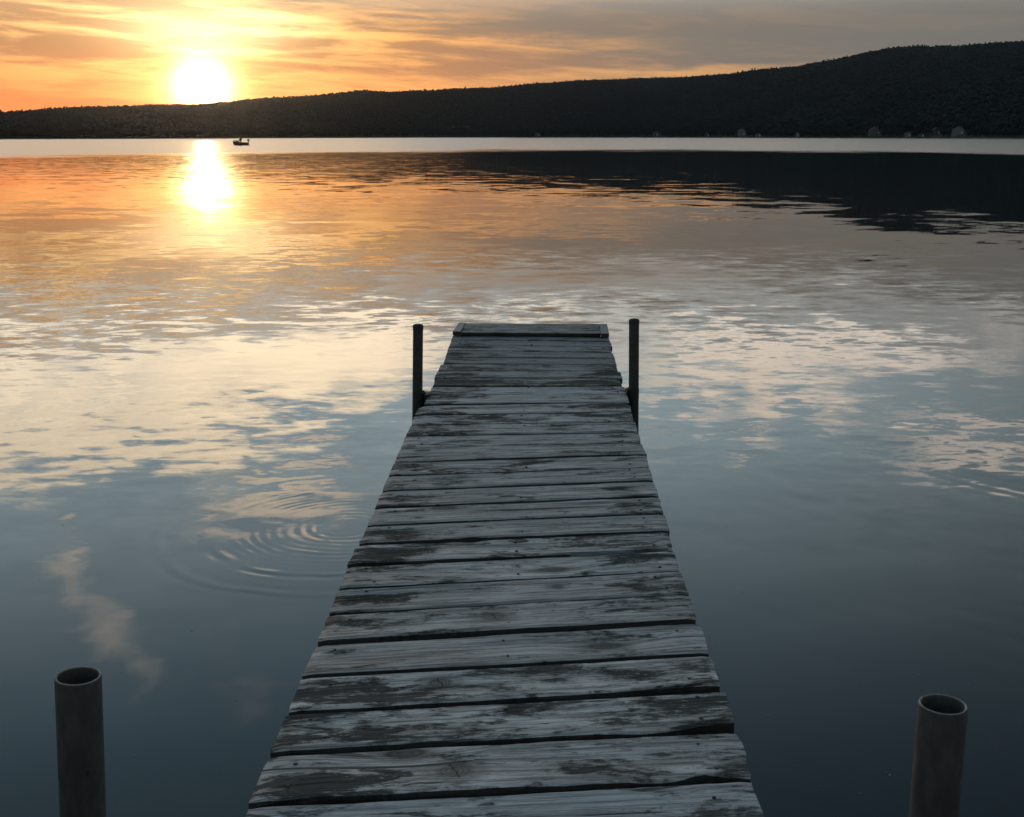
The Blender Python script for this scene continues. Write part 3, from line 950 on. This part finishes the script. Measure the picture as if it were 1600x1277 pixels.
open_pipe(pr_, .0365, .0056, (0, R(0.0), 0), 'open topped steel pipe post in the dark water at bottom right')

def far_post(px, ytop, y_deck_row, r, label, side):
    yy = on_deck((800, y_deck_row)).y
    xx = (px - 800) / FOC * (yy * math.cos(PITCH) + (CAM_Z - DZ - .2) * math.sin(PITCH))
    # height from the photo row of the top
    d = ray(px, ytop); top = CAM_Z + d.z * (yy / d.y)
    t = empty('pipe_post', (xx, yy, top))
    tag(t, label, 'post', 'pipe posts that hold the dock')
    bm = bmesh.new()
    L = top + 1.8
    add_lathe(bm, [(r, -L), (r, -.6), (r, -.3), (r, -.012)], 28)
    obj('pipe', bm, m_post, t, smooth=True)
    bm = bmesh.new()
    add_lathe(bm, [(r + .0015, -.03), (r + .0018, -.008), (r * .9, -.001), (r * .5, .002), (.002, .003)], 28)
    obj('cap', bm, m_sleeve, t, smooth=True)
    # sleeve and plate, fixed to the dock
    zd = DZ + DSL * yy
    bm = bmesh.new()
    add_lathe(bm, [(r + .001, -.34), (r + .009, -.34), (r + .009, .012), (r + .001, .012)], 28)
    s = obj('pipe_bracket', bm, m_sleeve, dock, smooth=False)
    s.location = (xx - dock.location.x, yy - dock.location.y, zd - DZ + .012)
    ex = edge_x(yy, side)
    bm = bmesh.new()
    a, c = sorted((ex - xx, 0.0 + side * -(r + .006)))
    ins = ex - xx - side * .012
    lo, hi = sorted((ins, -side * (r + .004)))
    add_box(bm, (lo - .001, -.05, -.20), (hi + .001, .05, .003))
    add_box(bm, (ins - .006, -.11, -.20), (ins + .006, .11, -.042))
    obj('bracket_plate', bm, m_sleeve, s)
    return t
p1 = far_post(654.5, 507.0, 618, .0300, 'dark capped pipe post on the left side near the end of the dock', -1)
p1.rotation_euler = (0, R(1.5), 0)
p2 = far_post(989.0, 498.5, 613, .0305, 'slightly taller dark capped pipe post on the right side near the end of the dock', 1)
p2.rotation_euler = (0, R(-1.0), 0)

# ------------------------------------------------------------------ the boat and the angler
m_hull = flat_mat('dark_green_hull', (.05, .05, .045), .45)
m_red = flat_mat('dark_red_paint', (.12, .015, .012), .4)
m_in = flat_mat('boat_inside', (.10, .10, .095), .6)
m_cowl = flat_mat('outboard_cowl', (.03, .03, .032), .3)
m_cloth = flat_mat('dark_jacket', (.035, .038, .045), .9)
m_trous = flat_mat('dark_trousers', (.03, .03, .035), .9)
m_skin = flat_mat('skin', (.35, .2, .14), .6)
m_cap = flat_mat('dark_hat', (.03, .03, .03), .8)
bp = on_water(376.5, 227.3)
boat = empty('fishing_boat', (bp.x, bp.y, 0), R(8))
tag(boat, 'small dark open fishing boat with outboard drifting below the sunset', 'boat')
Lb = 3.25 / 2
def station(t):    # t 0 stern .. 1 bow : half beam, keel z, gunwale z
    hb = .74 * (1 - max(0, (t - .45) / .55) ** 2.2) + .015
    return hb, -.16 + .30 * max(0, (t - .6) / .4) ** 2, .62 + .06 * t + .34 * max(0, t - .35) ** 1.5
bm = bmesh.new()
secs = []
NS = 14
for i in range(NS + 1):
    t = i / NS
    hb, kz, gz = station(t)
    X = Lb - 2 * Lb * t
    if t > .85: X += .10 * (t - .85) / .15
    prof = [(-hb, gz), (-hb * .94, gz * .55 + kz * .45), (-hb * .72, kz + .06), (0, kz), (hb * .72, kz + .06), (hb * .94, gz * .55 + kz * .45), (hb, gz)]
    rake = lambda zc: -.32 * t ** 3 * (zc - kz)
    outer = [bm.verts.new((X + rake(zc), yc, zc)) for yc, zc in prof]
    inner = [bm.verts.new((X + rake(zc) + (.03 if i == NS else -.03 if i == 0 else 0), yc * .94, zc + (.05 if k not in (0, 6) else 0))) for k, (yc, zc) in enumerate(prof)]
    secs.append((outer, inner))
for (o0, i0), (o1, i1) in zip(secs, secs[1:]):
    for k in range(6):
        bm.faces.new((o0[k], o0[k + 1], o1[k + 1], o1[k]))
        bm.faces.new((i1[k], i1[k + 1], i0[k + 1], i0[k]))
    for k in (0, 6):
        bm.faces.new((o0[k], o1[k], i1[k], i0[k]))
for (o_, i_) in (secs[0], secs[-1]):
    for k in range(6): bm.faces.new((o_[k], i_[k], i_[k + 1], o_[k + 1]))
    bm.faces.new(o_)
bmesh.ops.recalc_face_normals(bm, faces=bm.faces[:])
obj('hull', bm, m_hull, boat)
bm = bmesh.new()                                            # red stripe low on the lake side
strip = []
for i in range(0, NS - 1):
    t = i / NS
    hb, kz, gz = station(t)
    X = Lb - 2 * Lb * t
    strip.append([bm.verts.new((X, -hb * .93 - .020, .04 + .03 * t)), bm.verts.new((X, -hb * .95 - .024, .26 + .03 * t))])
for a, c in zip(strip, strip[1:]): bm.faces.new((a[0], c[0], c[1], a[1]))
rs = obj('red_band', bm, m_red, boat)
sm = rs.modifiers.new('thick', 'SOLIDIFY'); sm.thickness = .012
for xx in (.95, -.55):
    bm = bmesh.new(); hb = station((Lb - xx) / (2 * Lb))[0]
    add_box(bm, (xx - .16, -hb * .92, .30), (xx + .16, hb * .92, .34)); bevel_all(bm, .01, 1)
    obj('bench', bm, m_in, boat)
bm = bmesh.new()
add_box(bm, (.02, -.06, -.06), (.14, .06, .70)); add_box(bm, (-.22, -.26, .70), (.30, .26, .80)); bevel_all(bm, .015, 1)
obj('pedestal_seat', bm, m_in, boat)
eng = bmesh.new()
add_box(eng, (Lb - .12, -.20, .72), (Lb + .36, .20, 1.12)); bevel_all(eng, .05, 2)
en = obj('outboard_motor', eng, m_cowl, boat); en.rotation_euler = (0, R(-6), 0)
bm = bmesh.new()
add_box(bm, (Lb + .12, -.04, -.35), (Lb + .19, .04, .78)); add_box(bm, (Lb - .05, -.09, .45), (Lb + .125, .09, .62)); bevel_all(bm, .015, 1)
obj('motor_leg', bm, m_cowl, en)
bm = bmesh.new(); add_lathe(bm, [(.022, 0), (.022, .35), (.03, .36), (.03, .48)], 10, Matrix.Translation((Lb + .05, 0, .84)) @ Matrix.Rotation(R(-72), 4, 'Y'), True)
obj('tiller', bm, m_cowl, en)
# gear in the bow: electric motor stowed on deck and a box
bm = bmesh.new()
add_lathe(bm, [(.03, 0), (.03, .62)], 10, Matrix.Translation((-1.40, .05, .84)) @ Matrix.Rotation(R(62), 4, 'Y'), True)
add_box(bm, (-1.50, -.08, .96), (-1.22, .16, 1.10)); bevel_all(bm, .01, 1)
add_box(bm, (-1.44, -.06, .68), (-1.30, .12, .97))
obj('bow_motor', bm, m_cowl, boat)
bm = bmesh.new(); add_box(bm, (-1.02, -.30, .34), (-.64, .26, 1.02)); bevel_all(bm, .05, 2)
obj('storage_box', bm, m_hull, boat)

# seated angler, one continuous skinned body
def skinned(name, verts, edges, radii, mat, parent, root=0, sub=2):
    me = bpy.data.meshes.new(name)
    me.from_pydata(verts, edges, [])
    me.materials.append(mat)
    o = bpy.data.objects.new(name, me); COL.objects.link(o)
    if parent: o.parent = parent
    sk = o.modifiers.new('skin', 'SKIN'); sk.use_smooth_shade = True
    for i, r_ in enumerate(radii):
        sv = me.skin_vertices[0].data[i]
        sv.radius = r_ if isinstance(r_, tuple) else (r_, r_)
        sv.use_root = (i == root)
    ss = o.modifiers.new('sub', 'SUBSURF'); ss.levels = sub; ss.render_levels = sub
    return o
pz = .90
vs = [(0.08, 0, pz), (0.06, 0, pz + .22), (0.03, 0, pz + .44), (0.0, 0, pz + .58), (-.02, 0, pz + .66),        # pelvis..neck
      (-.03, -.20, pz + .50), (-.12, -.26, pz + .26), (-.32, -.14, pz + .20),                                  # near arm
      (-.03, .20, pz + .50), (-.12, .26, pz + .26), (-.32, .12, pz + .20),                                     # far arm
      (0.0, -.11, pz - .01), (-.40, -.14, pz + .02), (-.42, -.14, pz - .42), (-.58, -.14, pz - .48),
      (0.0, .11, pz - .01), (-.40, .14, pz + .02), (-.42, .14, pz - .42), (-.58, .14, pz - .48)]
ed = [(0, 1), (1, 2), (2, 3), (3, 4), (2, 5), (5, 6), (6, 7), (2, 8), (8, 9), (9, 10), (0, 11), (11, 12), (12, 13), (13, 14), (0, 15), (15, 16), (16, 17), (17, 18)]
ra = [(.24, .22), (.25, .22), (.26, .21), (.15, .13), .085, .12, .10, .07, .12, .10, .07, .12, .085, .06, .05, .10, .085, .06, .05]
pers = skinned('person', vs, ed, ra, m_cloth, None)
pers.scale = (1.3, 1.3, 1.2)
pers.location = (bp.x, bp.y, -.12); pers.rotation_euler = (0, 0, R(8))
tag(pers, 'person in dark clothes and a hat sitting in the small boat', 'person')
bm = bmesh.new()
bmesh.ops.create_uvsphere(bm, u_segments=16, v_segments=12, radius=.125, matrix=Matrix.Translation((-.035, 0, pz + .79)) @ Matrix.Diagonal((1.0, .82, 1.2, 1)))
bmesh.ops.create_icosphere(bm, subdivisions=1, radius=.024, matrix=Matrix.Translation((-.145, 0, pz + .785)))
for s_ in (-1, 1): bmesh.ops.create_icosphere(bm, subdivisions=1, radius=.028, matrix=Matrix.Translation((-.02, s_ * .088, pz + .785)))
obj('head', bm, m_skin, pers, smooth=True)
bm = bmesh.new()
add_lathe(bm, [(.155, .81), (.157, .82), (.13, .845), (.122, .93), (.07, .965), (.002, .97)], 18, Matrix.Translation((-.035, 0, pz + .03)))
obj('hat', bm, m_cap, pers, smooth=True)

# ------------------------------------------------------------------ bits of seed and leaf floating on the lake
bm = bmesh.new()
rf = random.Random(21)
spots = [(1344, 1240), (1384, 1206), (1390, 1211), (1200, 1118), (1282, 1228), (1186, 1255), (1165, 655), (1162, 670), (1206, 600), (1256, 602), (1138, 770), (1136, 822),
         (1435, 840), (1160, 925), (1420, 960), (258, 470), (530, 642), (536, 735), (620, 590), (300, 985), (210, 1180), (62, 905)]
spots += [(rf.uniform(1150, 1600), rf.uniform(850, 1277)) for _ in range(8)] + [(rf.uniform(0, 420), rf.uniform(800, 1277)) for _ in range(4)]
for (a, c) in spots:
    p = on_water(a, c, .002)
    n = rf.randint(5, 7); sz = rf.uniform(.0012, .0030) * (1 + p.y * .06); t0 = rf.uniform(0, 6)
    ring_ = [bm.verts.new((p.x + sz * rf.uniform(.6, 1.3) * math.cos(t0 + 2 * PI * k / n), p.y + sz * rf.uniform(.6, 1.3) * math.sin(t0 + 2 * PI * k / n), .002)) for k in range(n)]
    top_ = bm.verts.new((p.x, p.y, .002 + sz * .5))
    for k in range(n): bm.faces.new((ring_[k], ring_[(k + 1) % n], top_))
tag(obj('floating_debris', bm, flat_mat('seed_fluff', (.34, .32, .28), .8, 0, .8, 3.0)), 'scattered specks of seed and leaf on the still water', kind='stuff')

# ------------------------------------------------------------------ evening haze
bm = bmesh.new()
add_box(bm, (-3000, -320, -4.2), (3000, 3500, 330))
m_haze = bpy.data.materials.new('evening_haze')
m_haze.use_nodes = True
ht = m_haze.node_tree
ht.nodes.clear()
hv = ht.nodes.new('ShaderNodeVolumePrincipled')
hv.inputs['Color'].default_value = (0.74, 0.80, 1.0, 1)
hv.inputs['Density'].default_value = 0.000016
hv.inputs['Anisotropy'].default_value = 0.92
ho = ht.nodes.new('ShaderNodeOutputMaterial')
ht.links.new(hv.outputs[0], ho.inputs['Volume'])
tag(obj('haze', bm, m_haze), 'thin warm haze over the lake', kind='stuff')
